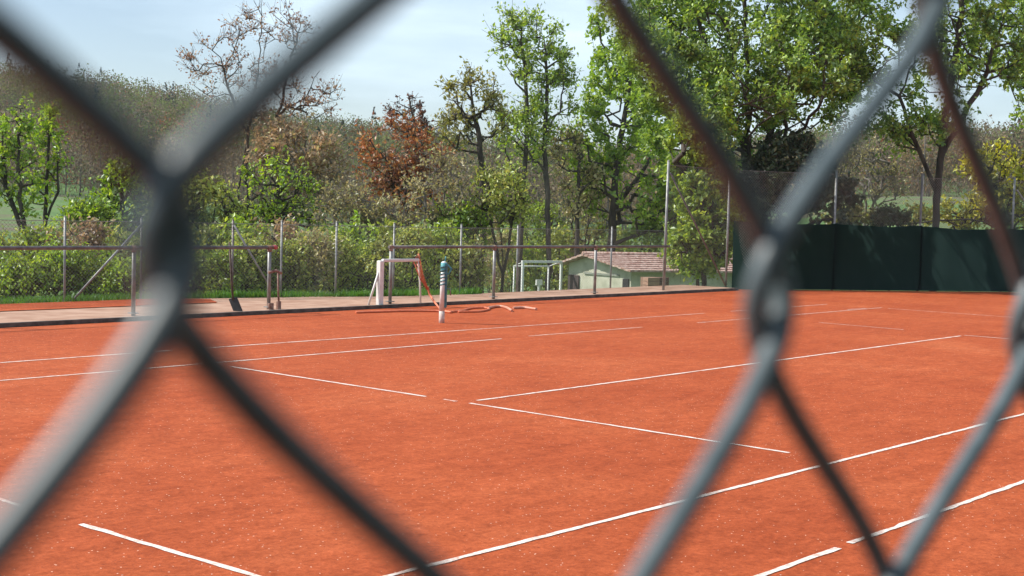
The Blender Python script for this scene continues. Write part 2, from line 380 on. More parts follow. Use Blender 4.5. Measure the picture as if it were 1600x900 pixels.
# pipe railings on the kerb
RV = 9.78
def railing(u0, u1, posts, label, tall_end=None):
    t = thing("pipe_railing", ((u0 + u1) / 2, RV, 0.09), label, "railing", "pipe railings along the court edge"); loc = t.location.copy()
    m = MB(); m.tube([(u0, RV, 1.165), ((u0 + u1) / 2, RV, 1.16), (u1, RV, 1.165)], 0.031, 10); rel(m.build("top_rail", M_galv_dark, t), loc)
    for u in posts:
        m = MB(); m.tube([(u, RV, 0.05), (u, RV, 1.135)], 0.034, 10)
        m.box((u, RV, 0.1), (0.13, 0.13, 0.015)); rel(m.build("post", M_galv, t), loc)
        m = MB(); m.tube([(u - 0.045, RV, 1.163), (u + 0.045, RV, 1.163)], 0.037, 10); m.tube([(u, RV, 1.09), (u, RV, 1.14)], 0.04, 10); rel(m.build("bracket", M_rust, t), loc)
    return t, loc
pr, prl = railing(-24, -0.72, [-23.5, -20.6, -17.7, -14.8, -12.0, -9.2, -6.4, -3.62, -0.82], "long pipe railing with a red end cap and a latch on its last post")
m = MB(); m.tube([(-0.74, RV, 1.165), (-0.66, RV, 1.165)], 0.038, 10); rel(m.build("end_cap", simple("faded_red_plastic", (0.35, 0.05, 0.06), (0.5, 0.12, 0.12), 10, 0.5), pr), prl)
m = MB(); m.tube([(-0.86, RV - .03, 0.72), (-0.7, RV - .05, 0.75), (-0.58, RV - .05, 0.70)], 0.025, 8); m.tube([(-0.66, RV - .05, 0.75), (-0.66, RV - .06, 0.45), (-0.63, RV - .06, 0.05)], 0.018, 8)
m.box((-0.64, RV - .06, 0.12), (0.07, 0.05, 0.16)); m.box((-0.82, RV - .05, 0.1), (0.1, 0.06, 0.14)); rel(m.build("latch", M_rust, pr), prl)
pr2, pr2l = railing(2.14, 11.9, [2.2, 5.27, 8.85], "pipe railing running from the gate gap to the tall slim fence pole")

# tall end fence with its windbreak screens
TP = [np.array([12.0, 9.95]), np.array([15.05, 10.02])]
along = [0, 3.1, 5.85, 8.95, 12.1, 15.3, 18.5, 21.6, 24.7]
EP = [SC0 + SCD * a + SCN * 0.10 for a in along]
tf = thing("tall_wire_fence", (*TP[0], 0.0), "tall wire netting fence on slim poles with diagonal braces around the far court corner", "fence"); tl = tf.location.copy()
for k, (x, y) in enumerate(TP + EP[1:]):
    rel(post(tf, x, y, -0.25, 3.30, 0.032, M_galv if k != 3 else M_galv_dark, lean=0.05 if k == 0 else 0.0), tl)
seq = TP + EP[1:]
VV, FF, off = [], [], 0
for a, b in zip(seq[:-1], seq[1:]):
    v_, f_ = chain_mesh(a, b, 0.02, 3.2, 0.055, 0.0026); VV.append(v_); FF.append(f_ + off); off += len(v_)
rel(mesh_np("wire_mesh", np.vstack(VV), np.vstack(FF), M_mesh, tf), tl)
rel(bar(tf, "brace", (*(TP[0] + [0.05, -.03]), 3.0), (*(TP[1] + [-0.15, -.08]), 0.1), 0.022, M_galv_dark), tl)
rel(bar(tf, "brace", (*(EP[3] - SCN * .12), 2.95), (*(EP[4] - SCD * 0.45 - SCN * .16), 0.03), 0.026, M_galv_dark), tl)
m = MB(); m.tube([(x, y, 3.2) for x, y in seq], 0.006, 5); rel(m.build("tension_wire", M_galv_dark, tf), tl)
def screen_mat():
    m, N, L = mat_new("dark_green_screen_fabric"); N.remove(N["Principled BSDF"]); out = N["Material Output"]
    n = noise(N, L, 2.5, 5, 0.6, stretch=(1, 1, 0.35)); r = ramp(N, [(0.3, (0.005, 0.009, 0.010)), (0.7, (0.010, 0.016, 0.017))]); L.new(n.outputs[0], r.inputs[0])
    d = N.new("ShaderNodeBsdfDiffuse"); t = N.new("ShaderNodeBsdfTranslucent"); L.new(r.outputs[0], d.inputs[0]); t.inputs[0].default_value = (0.062, 0.12, 0.112, 1)
    mm = N.new("ShaderNodeMixShader"); mm.inputs[0].default_value = 0.42; L.new(d.outputs[0], mm.inputs[1]); L.new(t.outputs[0], mm.inputs[2]); L.new(mm.outputs[0], out.inputs[0]); return m
M_screen = screen_mat()
scr_lab = ["dark green windbreak screen beside the leaning brace and the corner pole", "dark green windbreak screen in deep shade under the broad tree", "dark green windbreak screen ending at the tall braced pole",
           "dappled green windbreak screen behind the long diagonal brace", "dark green windbreak screen beyond the end of the diagonal brace"] + ["dark green windbreak screen further along the end fence"] * 3
rng = np.random.default_rng(5)
for k in range(len(EP) - 1):
    a, b = EP[k], EP[k + 1]; Ln = np.linalg.norm(b - a); nx, nz_ = 26, 10
    Vs = []
    ph = rng.uniform(0, 6, 4); top = 1.83 + rng.normal(0, 0.012)
    for i in range(nx + 1):
        for j in range(nz_ + 1):
            t = i / nx; h = j / nz_
            o_ = -0.085 + 0.035 * math.sin(9 * t + ph[0] + 2 * h) * (0.4 + h * (1 - h) * 2) + 0.008 * math.sin(23 * t + ph[1])
            z = 0.006 + (top - 0.025 * math.sin(math.pi * t * 4 + ph[2]) * 0.4 - 0.055 * math.sin(math.pi * t) - 0.012 * abs(math.sin(math.pi * t * 7))) * h
            c = a + (b - a) * (t * 1.02 - 0.01) + SCN * o_; Vs.append((c[0], c[1], z))
    q = [(i * (nz_ + 1) + j, (i + 1) * (nz_ + 1) + j, (i + 1) * (nz_ + 1) + j + 1, i * (nz_ + 1) + j + 1) for i in range(nx) for j in range(nz_)]
    o = mesh_np("windbreak_screen", Vs, np.array(q), M_screen, smooth_sh=True, origin=(*a, 0.03))
    tag(o, scr_lab[k], "windbreak screen", "green windbreak screens on the end fence")

# ------------------------------------------------------------------ trees and shrubs
def quads(cs, size, rng, upb=0.35, asp=0.55):
    n = len(cs); nr = rng.normal(size=(n, 3)); nr[:, 2] += upb; nr /= np.linalg.norm(nr, axis=1, keepdims=True) + 1e-9
    a = rng.normal(size=(n, 3)); a -= nr * np.sum(a * nr, 1, keepdims=True); a /= np.linalg.norm(a, axis=1, keepdims=True) + 1e-9
    b = np.cross(nr, a); s = (size * rng.uniform(0.6, 1.35, n))[:, None]
    V = np.stack([cs - a * s, cs + b * s * asp + nr * s * 0.18 - a * s * .1, cs + a * s, cs - b * s * asp + nr * s * 0.18 - a * s * .1], 1).reshape(-1, 3)
    return V, np.arange(4 * n).reshape(n, 4)
def ell_points(ells, n, rng, hollow=0.0):
    """random points in a set of ellipsoids given as (centre, radii)"""
    vol = np.array([e[1][0] * e[1][1] * e[1][2] for e in ells]) ** 0.75; pk = rng.choice(len(ells), n, p=vol / vol.sum())
    d = rng.normal(size=(n, 3)); d /= np.linalg.norm(d, axis=1, keepdims=True); rr = rng.uniform(hollow, 1, n) ** (1 / 2.2)
    c = np.array([e[0] for e in ells])[pk]; R_ = np.array([e[1] for e in ells])[pk]
    return c + d * rr[:, None] * R_
def skeleton(trunks, targets, rng, step=0.45, kink=0.10):
    P, par, isT = [], [], []
    for tr in trunks:
        pts = [np.array(q, float) for q in tr]; prev = -1
        # share the first node when the stems start together
        for i in range(len(pts) - 1):
            L_ = np.linalg.norm(pts[i + 1] - pts[i]); k = max(1, int(L_ / (step * 0.8)))
            for t in range(k):
                P.append(pts[i] + (pts[i + 1] - pts[i]) * t / k + (rng.normal(0, 0.025, 3) if (t or i) else 0)); par.append(prev); isT.append(True); prev = len(P) - 1
        P.append(pts[-1]); par.append(prev); isT.append(True)
    nT = len(P)
    P = list(P); arr = np.zeros((nT + len(targets) * 40, 3)); arr[:nT] = P; cnt = nT; par = par + [0] * (len(arr) - nT)
    d0 = np.min(np.linalg.norm(targets[:, None] - arr[None, :nT], axis=2), axis=1); ends = []
    zbot = min(q[2] for q in P); zmin = zbot + 0.22 * (max(t[2] for t in targets) - zbot)
    for ti in np.argsort(d0):
        t = targets[ti]; dv = t - arr[:cnt]; dist = np.linalg.norm(dv, axis=1)
        cost = dist + 0.9 * np.maximum(0, 0.35 * dist - dv[:, 2]) + np.where(arr[:cnt, 2] < zmin, 3.0 * (zmin - arr[:cnt, 2]), 0)
        j = int(np.argmin(cost)); a = arr[j]; Ln = dist[j]; k = min(30, max(1, int(Ln / step))); prev = j
        for q in range(1, k + 1):
            s = q / k; pt = a + (t - a) * s; pt = pt + np.array([0, 0, 0.12 * Ln * math.sin(math.pi * s) * (0.5 - s * 0.2)])
            if q < k: pt = pt + rng.normal(0, kink * step, 3)
            arr[cnt] = pt; par[cnt] = prev; prev = cnt; cnt += 1
        ends.append(prev)
    arr = arr[:cnt]; par = np.array(par[:cnt]); wgt = np.zeros(cnt); wgt[ends] += 1.0
    for i in range(cnt - 1, -1, -1):
        if par[i] >= 0: wgt[par[i]] += wgt[i]
    return arr, par, wgt, nT
def limb_mesh(arr, par, wgt, r_tip, r_max, nT, pw=0.5):
    rad = np.clip(r_tip * np.maximum(wgt, 1) ** pw, r_tip, r_max)
    # trunks taper with height and never thinner than 2.5 tips
    e = np.where(par >= 0)[0]; a = arr[par[e]]; b = arr[e]
    ra = np.minimum(rad[par[e]], rad[e] * 1.6); rb = rad[e]
    d = b - a; L_ = np.linalg.norm(d, axis=1, keepdims=True); d = d / np.maximum(L_, 1e-6); a = a - d * ra[:, None] * 0.3
    ref = np.where(np.abs(d[:, 2:3]) > 0.9, [[1.0, 0, 0]], [[0, 0, 1.0]]); x = np.cross(d, ref); x /= np.linalg.norm(x, axis=1, keepdims=True); y = np.cross(d, x)
    n = 6; th = np.arange(n) * 2 * math.pi / n
    ring = x[:, None] * np.cos(th)[None, :, None] + y[:, None] * np.sin(th)[None, :, None]
    VA = a[:, None] + ring * ra[:, None, None]; VB = b[:, None] + ring * rb[:, None, None]
    V = np.concatenate([VA, VB], 1).reshape(-1, 3); base = (np.arange(len(e)) * 2 * n)[:, None]
    k = np.arange(n)[None]; k2 = (k + 1) % n
    q = np.stack([base + k, base + k2, base + n + k2, base + n + k], -1).reshape(-1, 4)
    return V, q
def plant(name, label, cat, group, D, trunk_px, ell_px, leaf, size, clusters, per, spread, bark=None, r_tip=0.016, r_max=0.2, seed=1, depthk=0.8, upb=0.35, step=0.45, asp=0.55, hollow=0.15, kink=0.10, gaps=(), pw=0.45, twk=5.0, twup=0.35):
    """a plant laid out at distance D: stems as polylines, crown as ellipsoids, both given in the bearings the camera sees them at"""
    rng = np.random.default_rng(seed); s = D / F
    def W3(px, py, dd=0.0): return at(px, py, D + dd)
    trunks = []
    for tr in trunk_px:
        pts = [W3(*q) for q in tr]; b = pts[0]
        z = tz(b[0], b[1]) - 0.15
        if b[2] > z + 0.05: pts = [np.array([b[0], b[1], z])] + pts
        trunks.append(pts)
    ells = [(W3(e[0], e[1], e[4] if len(e) > 4 else 0.0), (e[2] * s, e[2] * s * depthk, e[3] * s)) for e in ell_px]
    # ellipsoid axes: across, along the view and up
    T_ = ell_points([(np.zeros(3), q[1]) for q in ells], 1, rng)
    vol = np.array([np.prod(e[1]) for e in ells]) ** 0.7; pk = rng.choice(len(ells), clusters, p=vol / vol.sum())
    d = rng.normal(size=(clusters, 3)); d /= np.linalg.norm(d, axis=1, keepdims=True); rr = rng.uniform(hollow, 1, clusters) ** (1 / 2.3)
    R_ = np.array([e[1] for e in ells])[pk]; loc = d * rr[:, None] * R_
    right = np.array([rt[0], rt[1], 0]); right /= np.linalg.norm(right); fwd = np.array([fw[0], fw[1], 0]); fwd /= np.linalg.norm(fwd)
    Tg = np.array([e[0] for e in ells])[pk] + loc[:, :1] * right + loc[:, 1:2] * fwd + loc[:, 2:3] * np.array([0, 0, 1.0])
    base = trunks[0][0]; zg = tz(base[0], base[1]); Tg[:, 2] = np.maximum(Tg[:, 2], zg + 0.12)
    arr, par, wgt, nT = skeleton(trunks, Tg, rng, step, kink)
    V, q = limb_mesh(arr, par, wgt, r_tip, r_max, nT, pw)
    o = thing(name, base, label, cat, group); org = np.array(base)
    # thin twigs leave the outer limbs, the leaves sit along them
    outer = np.where((wgt <= 5) & (np.arange(len(arr)) >= nT))[0]
    ntw = int(clusters * twk); dens = rng.gamma(1.6, 1.0, len(arr)); pr_ = dens[outer] / dens[outer].sum(); src = rng.choice(outer, ntw, p=pr_)
    grow = arr[src] - arr[par[src]]; grow /= np.linalg.norm(grow, axis=1, keepdims=True) + 1e-6
    dr = grow * 0.5 + rng.normal(0, 0.6, (ntw, 3)) + np.array([0, 0, twup]); dr /= np.linalg.norm(dr, axis=1, keepdims=True)
    tl_ = spread * rng.uniform(1.3, 3.4, ntw); tip = arr[src] + dr * tl_[:, None]
    tip[:, 2] = np.maximum(tip[:, 2], zg + 0.05)
    nod = np.vstack([arr[src], tip]); V2, q2 = limb_mesh(nod, np.concatenate([np.full(ntw, -1), np.arange(ntw)]), np.ones(2 * ntw), r_tip * 0.42, r_tip * 0.42, 0)
    mesh_np("trunk" if cat == "tree" else "stems", np.vstack([V, V2]) - org, np.vstack([q, q2 + len(V)]), bark or M_bark, o, smooth_sh=True)
    n = int(clusters * per * 0.68); pk = rng.integers(0, ntw, n); tt = rng.uniform(0.15, 1.08, n)[:, None]
    cs = arr[src][pk] * (1 - tt) + tip[pk] * tt + rng.normal(0, spread * 0.34, (n, 3)); cs[:, 2] = np.maximum(cs[:, 2], zg + 0.03)
    for g_, gr in gaps:                                             # openings in the canopy where the sun gets through
        dd = cs - g_; al = dd @ SUN; cs = cs[np.linalg.norm(dd - al[:, None] * SUN, axis=1) > gr]
    V, q = quads(cs - org, size, rng, upb, asp); mesh_np("crown" if cat == "tree" else "foliage", V, q, leaf, o)
    return o

LG = leaf_mat("fresh_green_leaves", [(0.135, 0.244, 0.025), (0.227, 0.374, 0.041), (0.338, 0.486, 0.062), (0.429, 0.542, 0.095)], 0.5)
LM = leaf_mat("mid_green_leaves", [(0.136, 0.217, 0.032), (0.224, 0.350, 0.045), (0.345, 0.469, 0.068), (0.448, 0.547, 0.103)], 0.48)
LO = leaf_mat("broad_tree_leaves", [(0.100, 0.183, 0.033), (0.172, 0.292, 0.046), (0.286, 0.437, 0.071), (0.430, 0.570, 0.128)], 0.45)
LD = leaf_mat("dark_evergreen_leaves", [(0.022, 0.046, 0.016), (0.046, 0.078, 0.028), (0.093, 0.116, 0.054), (0.155, 0.171, 0.093)], 0.2)
LY = leaf_mat("olive_yellow_leaves", [(0.186, 0.202, 0.039), (0.295, 0.295, 0.078), (0.388, 0.357, 0.124), (0.264, 0.310, 0.062)], 0.45)
LC = leaf_mat("copper_leaves", [(0.205, 0.075, 0.034), (0.349, 0.135, 0.053), (0.491, 0.230, 0.094), (0.409, 0.298, 0.123)], 0.4)
LT = leaf_mat("tan_leaves", [(0.254, 0.220, 0.098), (0.398, 0.338, 0.151), (0.507, 0.460, 0.226), (0.270, 0.319, 0.091)], 0.35)
LTT = leaf_mat('pale_tan_leaves', [(0.288, 0.196, 0.110), (0.408, 0.287, 0.176), (0.504, 0.380, 0.242), (0.288, 0.287, 0.099)], 0.4)
LB = leaf_mat("reddish_buds", [(0.222, 0.111, 0.070), (0.363, 0.202, 0.121), (0.484, 0.343, 0.202)], 0.35)
LGR = leaf_mat("grey_green_leaves", [(0.198, 0.276, 0.051), (0.311, 0.404, 0.079), (0.448, 0.517, 0.123), (0.616, 0.615, 0.174)], 0.35)
LYEL = leaf_mat("yellow_blossom", [(0.211, 0.279, 0.055), (0.501, 0.461, 0.055), (0.637, 0.628, 0.074), (0.264, 0.307, 0.074)], 0.35)
LDR = leaf_mat("dark_reddish_leaves", [(0.078, 0.039, 0.031), (0.139, 0.062, 0.046), (0.202, 0.109, 0.070)], 0.3)

GAPS = [(at(px, py, 38.4), r_ * 1.8) for px, py, r_ in ((1425, 371, .17), (1418, 390, .12), (1440, 366, .14), (1457, 362, .12), (1448, 411, .22), (1430, 424, .13), (1488, 400, .19), (1500, 414, .21), (1511, 428, .17), (1521, 442, .14), (1490, 449, .18), (1480, 430, .12), (1470, 384, .12), (1513, 391, .13))]
G_T = "trees beyond the court"
plant("broad_tree", "huge broad green tree towering behind the dark end of the screens", "tree", G_T, 41, [[(1190, 440), (1182, 330), (1172, 250), (1168, 190)], [(1172, 250), (1125, 140), (1090, 30), (1075, -60)], [(1175, 270), (1230, 150), (1270, 20), (1290, -80)], [(1168, 190), (1165, 60), (1160, -100)]],
      [(1150, 70, 190, 150), (1120, 190, 120, 80), (1285, 130, 110, 110), (1060, 60, 95, 110), (1340, 40, 80, 90), (1180, -90, 170, 80), (1130, 160, 100, 70, -2.2), (1250, 110, 80, 80, -2.2)], LO, 0.075, 620, 150, 0.25, r_tip=0.012, r_max=0.36, seed=11, depthk=1.05, gaps=GAPS)
plant("green_tree", "bright green leafy tree with crown down to the hut roof", "tree", G_T, 68, [[(952, 440), (958, 330), (965, 250), (985, 130), (990, 40)], [(958, 330), (1010, 260), (1040, 190)]],
      [(985, 150, 75, 80), (1000, 290, 80, 80), (955, 60, 35, 50), (930, 250, 40, 90), (1060, 310, 50, 70)], LG, 0.125, 330, 72, 0.30, r_tip=0.02, r_max=0.25, seed=12, step=0.7)
plant("tall_tree", "tall slender light green tree with two dark stems", "tree", G_T, 66, [[(812, 420), (815, 330), (825, 200), (820, 110), (812, 30)], [(858, 420), (856, 330), (850, 230), (856, 130), (850, 60)]],
      [(835, 100, 52, 82), (820, 215, 48, 55), (865, 150, 36, 60), (795, 60, 26, 40)], LM, 0.105, 175, 46, 0.29, r_tip=0.018, r_max=0.2, seed=13, step=0.7)
plant("olive_tree", "small olive yellow tree with a thin dark trunk", "tree", G_T, 44, [[(752, 420), (757, 330), (752, 240), (742, 180), (735, 130)]],
      [(735, 160, 48, 48), (722, 205, 38, 36), (765, 190, 30, 40)], LY, 0.07, 85, 28, 0.19, r_tip=0.014, r_max=0.12, seed=14)
plant("copper_tree", "copper red leafed tree with a bare spiky top", "tree", G_T, 45, [[(640, 430), (638, 340), (632, 260), (640, 190), (645, 150)], [(638, 340), (610, 280), (600, 230)]],
      [(628, 240, 62, 52), (595, 290, 40, 45), (672, 265, 36, 45), (640, 310, 50, 35)], LC, 0.075, 165, 36, 0.24, r_tip=0.011, r_max=0.09, seed=15)
plant("sapling", "sparse dark leafed sapling top rising above the copper tree", "tree", G_T, 47, [[(648, 430), (646, 300), (648, 200), (640, 150)]],
      [(640, 172, 32, 30), (655, 205, 28, 20)], LDR, 0.085, 40, 9, 0.12, r_tip=0.014, r_max=0.08, seed=16)
plant("budding_tree", "nearly bare tall tree with reddish buds against the sky", "tree", G_T, 42, [[(380, 430), (372, 300), (388, 210), (405, 90), (408, 10)], [(374, 330), (425, 285), (434, 180), (455, 90), (470, 40)], [(388, 210), (360, 150), (345, 90)], [(434, 180), (480, 150), (500, 110)]],
      [(415, 80, 80, 82), (335, 110, 44, 48), (495, 158, 56, 30), (440, 175, 80, 30), (465, 60, 34, 40)], LB, 0.05, 190, 17, 0.17, r_tip=0.008, r_max=0.075, seed=17, step=0.3, pw=0.42, twk=6, twup=0.5, kink=0.05)
plant("tan_tree", "low rounded tree with dry tan leaves and green tips", "tree", G_T, 41, [[(470, 430), (462, 350), (470, 280), (478, 220)], [(462, 350), (500, 300), (530, 270)]],
      [(470, 250, 70, 55), (505, 290, 52, 50), (430, 230, 45, 40)], LTT, 0.07, 140, 46, 0.2, r_max=0.06, r_tip=0.010, seed=18, bark=M_bark_pale)
plant("young_tree", "low fresh green tree in front of the tan leafed one", "tree", G_T, 39, [[(430, 440), (432, 360), (438, 290)]],
      [(435, 300, 58, 50), (400, 345, 50, 35), (470, 335, 48, 30)], LG, 0.065, 120, 24, 0.18, r_max=0.06, seed=19)
plant("young_tree", "slim pale green tree nearest the first fence post", "tree", G_T, 38, [[(42, 440), (38, 350), (28, 270), (32, 170)], [(40, 370), (10, 290), (2, 200)]],
      [(28, 205, 26, 48), (8, 265, 30, 60), (38, 290, 28, 60)], LG, 0.07, 95, 26, 0.15, r_tip=0.011, r_max=0.07, seed=20, twk=3)
plant("young_tree", "slim pale green tree with two crossing stems by the meadow", "tree", G_T, 39, [[(68, 440), (70, 340), (74, 260), (82, 165)], [(70, 350), (92, 300), (88, 230)]],
      [(80, 200, 16, 38), (68, 290, 20, 50), (92, 250, 14, 40)], LG, 0.07, 55, 24, 0.14, r_tip=0.011, r_max=0.07, seed=21, twk=3)
plant("young_tree", "yellow green ivy clad stem beside the bare wood", "tree", G_T, 41, [[(195, 440), (192, 330), (186, 250)]],
      [(190, 300, 34, 66), (215, 350, 30, 40)], LG, 0.085, 120, 24, 0.13, r_max=0.07, seed=22)
plant("brown_tree", "thin brownish tree between the tall slender one and the bright green one", "tree", G_T, 67, [[(900, 440), (902, 340), (905, 250), (885, 180)]],
      [(885, 235, 34, 44), (905, 300, 34, 50)], LT, 0.11, 90, 20, 0.26, r_max=0.2, seed=23, step=0.7)
plant("park_tree", "green tree with a forked dark trunk above the dappled screen", "tree", G_T, 40.8, [[(1458, 440), (1462, 330), (1468, 250), (1482, 150), (1500, 40), (1505, -60)], [(1463, 300), (1428, 215), (1405, 150)], [(1468, 250), (1535, 130), (1570, 20)]],
      [(1500, 70, 85, 95), (1440, 190, 68, 48), (1560, 60, 60, 70), (1400, 110, 40, 60), (1500, -60, 110, 60)], LO, 0.08, 280, 66, 0.22, r_tip=0.012, r_max=0.15, seed=24, depthk=1.1, gaps=GAPS)
plant("park_tree", "green tree whose crown hangs in from beyond the yellow shrubs", "tree", G_T, 52, [[(1640, 440), (1636, 300), (1628, 150), (1620, 20)]],
      [(1600, 60, 60, 90), (1640, 130, 70, 70), (1585, 190, 30, 20)], LM, 0.105, 150, 34, 0.19, r_max=0.16, seed=25)
G_S = "shrubs around the court"
plant("evergreen_shrub", "tall dark evergreen shrub under the broad tree", "shrub", G_S, 39.6, [[(1235, 440), (1235, 330), (1230, 280)]],
      [(1235, 280, 62, 60), (1285, 320, 46, 46), (1190, 320, 44, 70)], LD, 0.08, 280, 84, 0.15, r_max=0.08, seed=26)
plant("evergreen_shrub", "dark green shrub between the two tall slim poles", "shrub", G_S, 37.5, [[(1100, 440), (1098, 330), (1092, 270)]],
      [(1092, 235, 48, 95), (1110, 350, 44, 75), (1080, 380, 34, 40)], LM, 0.08, 230, 110, 0.15, r_max=0.08, seed=27)
plant("yellow_shrub", "tall yellow flowering shrub above the screen end", "shrub", G_S, 47, [[(1562, 440), (1560, 330), (1556, 270)]],
      [(1560, 270, 48, 45), (1595, 320, 34, 40)], LYEL, 0.085, 130, 30, 0.17, r_max=0.05, seed=28)
plant("yellow_shrub", "low yellow green shrub just over the screen top", "shrub", G_S, 45, [[(1500, 440), (1500, 370), (1505, 340)]],
      [(1505, 338, 52, 22), (1545, 325, 30, 20)], LYEL, 0.075, 90, 28, 0.14, r_max=0.04, seed=29)
plant("yellow_shrub", "olive yellow shrub left of the braced pole over the screen", "shrub", G_S, 45, [[(1330, 440), (1330, 370), (1335, 345)]],
      [(1335, 345, 48, 18), (1420, 345, 34, 16)], LY, 0.075, 90, 28, 0.14, r_max=0.04, seed=30)
plant("bare_shrub", "twiggy pinkish brown shrub beside the tall braced pole", "shrub", G_S, 48, [[(1352, 440), (1352, 340), (1350, 280)], [(1352, 350), (1375, 300), (1385, 250)]],
      [(1350, 270, 48, 46), (1385, 300, 30, 32)], LT, 0.05, 150, 12, 0.16, r_tip=0.012, r_max=0.05, seed=31, bark=M_bark_pale)
plant("dark_shrub", "low dark shrub behind the screen under the forked tree", "shrub", G_S, 44, [[(1390, 440), (1390, 370), (1392, 345)]],
      [(1392, 345, 34, 16), (1555, 345, 24, 12)], LD, 0.075, 70, 30, 0.12, r_max=0.03, seed=32)
for k, (px, py, rx, ry, lm, lab, nm) in enumerate([
    (690, 300, 55, 55, LT, "twiggy brown shrub between the copper and the olive tree", "bare_shrub"), (785, 310, 50, 48, LGR, "grey green twiggy shrub under the tall slender tree", "bare_shrub"),
    (545, 330, 52, 40, LT, "tan twiggy shrub below the wooded hill", "bare_shrub"), (600, 350, 50, 36, LT, "dry tan shrub beneath the copper tree", "bare_shrub"), (840, 345, 46, 34, LM, "green shrub at the foot of the two dark stems", "leafy_shrub"),
    (915, 350, 44, 36, LY, "olive shrub behind the hut gable", "leafy_shrub"), (720, 355, 48, 28, LG, "bright green shrub near the olive tree foot", "leafy_shrub"), (330, 330, 48, 46, LGR, "olive brown shrub beside the budding tree", "leafy_shrub"), (275, 330, 40, 50, LGR, "grey green shrub behind the leaning fence brace", "leafy_shrub"),
    (140, 350, 50, 28, LG, "low light green shrub at the meadow edge", "leafy_shrub"), (1090, 405, 46, 28, LGR, "grey green shrub in front of the long tiled roof", "leafy_shrub")]):
    plant(nm, lab, "shrub", G_S, (39.5 if k == 10 else 70 if k in (4, 5) else 37.5), [[(px, 440), (px, py + ry * .8), (px + 5, py)], [(px, 430), (px - rx * .5, py)], [(px, 430), (px + rx * .5, py)]], [(px, py, rx, ry)], lm, 0.055 if lm is LT else 0.065, 110, 16 if lm is LT else 22, 0.17, r_tip=0.010, r_max=0.04, seed=40 + k, bark=M_bark_pale if lm is LT else M_bark)
# hedge row just behind the rear fence
rng = np.random.default_rng(77)
row = []
x = -70
while x < 1010:
    wdt = rng.uniform(30, 44); row.append((x, wdt)); x += wdt * rng.uniform(0.95, 1.25)
for k, (px, wd) in enumerate(row):
    if px < 235: lm, kind, top = (LG if k % 3 else LM), "light green", rng.uniform(385, 420)
    elif px < 400: lm, kind, top = (LGR if k % 2 else LM), "olive green", rng.uniform(366, 400)
    elif px < 620: lm, kind, top = [LM, LGR, LT, LGR][k % 4], "green and brown", rng.uniform(350, 392)
    else: lm, kind, top = [LGR, LT, LGR, LM][k % 4], "grey brown", rng.uniform(354, 388)
    D = 29.5 + 3.5 * smooth(300, 880, px) + rng.uniform(-0.5, 0.8)
    far = px > 740
    if far: D = 69 + rng.uniform(-1, 3); top -= 8
    plant("hedge_shrub", "%s shrub in the hedge row behind the low wire fence" % kind, "shrub", "%s shrubs of the hedge row" % kind, float(D), [[(px, 470), (px, 440), (px + 3, top + 25)], [(px, 468), (px - wd * .5, top + 25)], [(px, 468), (px + wd * .5, top + 20)]],
          [(px, (top + 475) / 2, wd, (475 - top) / 2), (px + 8, top + 22, wd * .7, 22)], lm, 0.045 if not far else 0.1, 95, 30, 0.13 if not far else 0.2, r_tip=0.007, r_max=0.03, seed=100 + k, step=0.3 if not far else 0.6, depthk=1.0, bark=M_bark_pale if lm is LT else M_bark)
# hedge mass between the hedge row and the trees
rng = np.random.default_rng(78)
for k, px in enumerate(range(-60, 1120, 62)):
    D = 35 + rng.uniform(-1, 1.5); top = 352 + rng.uniform(-8, 14) if not 860 < px < 1080 else 372; lm = [LG, LGR, LM, LTT, LGR][k % 5]; wd = 48
    if 740 < px: D = 74
    plant("thicket_shrub", "tangled shrub in the thicket further behind the hedge row", "shrub", "thicket shrubs behind the hedge row", float(D), [[(px, 480), (px, 440), (px + 3, top + 25)]],
          [(px, (top + 470) / 2, wd, (470 - top) / 2)], lm, 0.075, 110, 26, 0.14, r_tip=0.009, r_max=0.04, seed=200 + k, depthk=1.0)

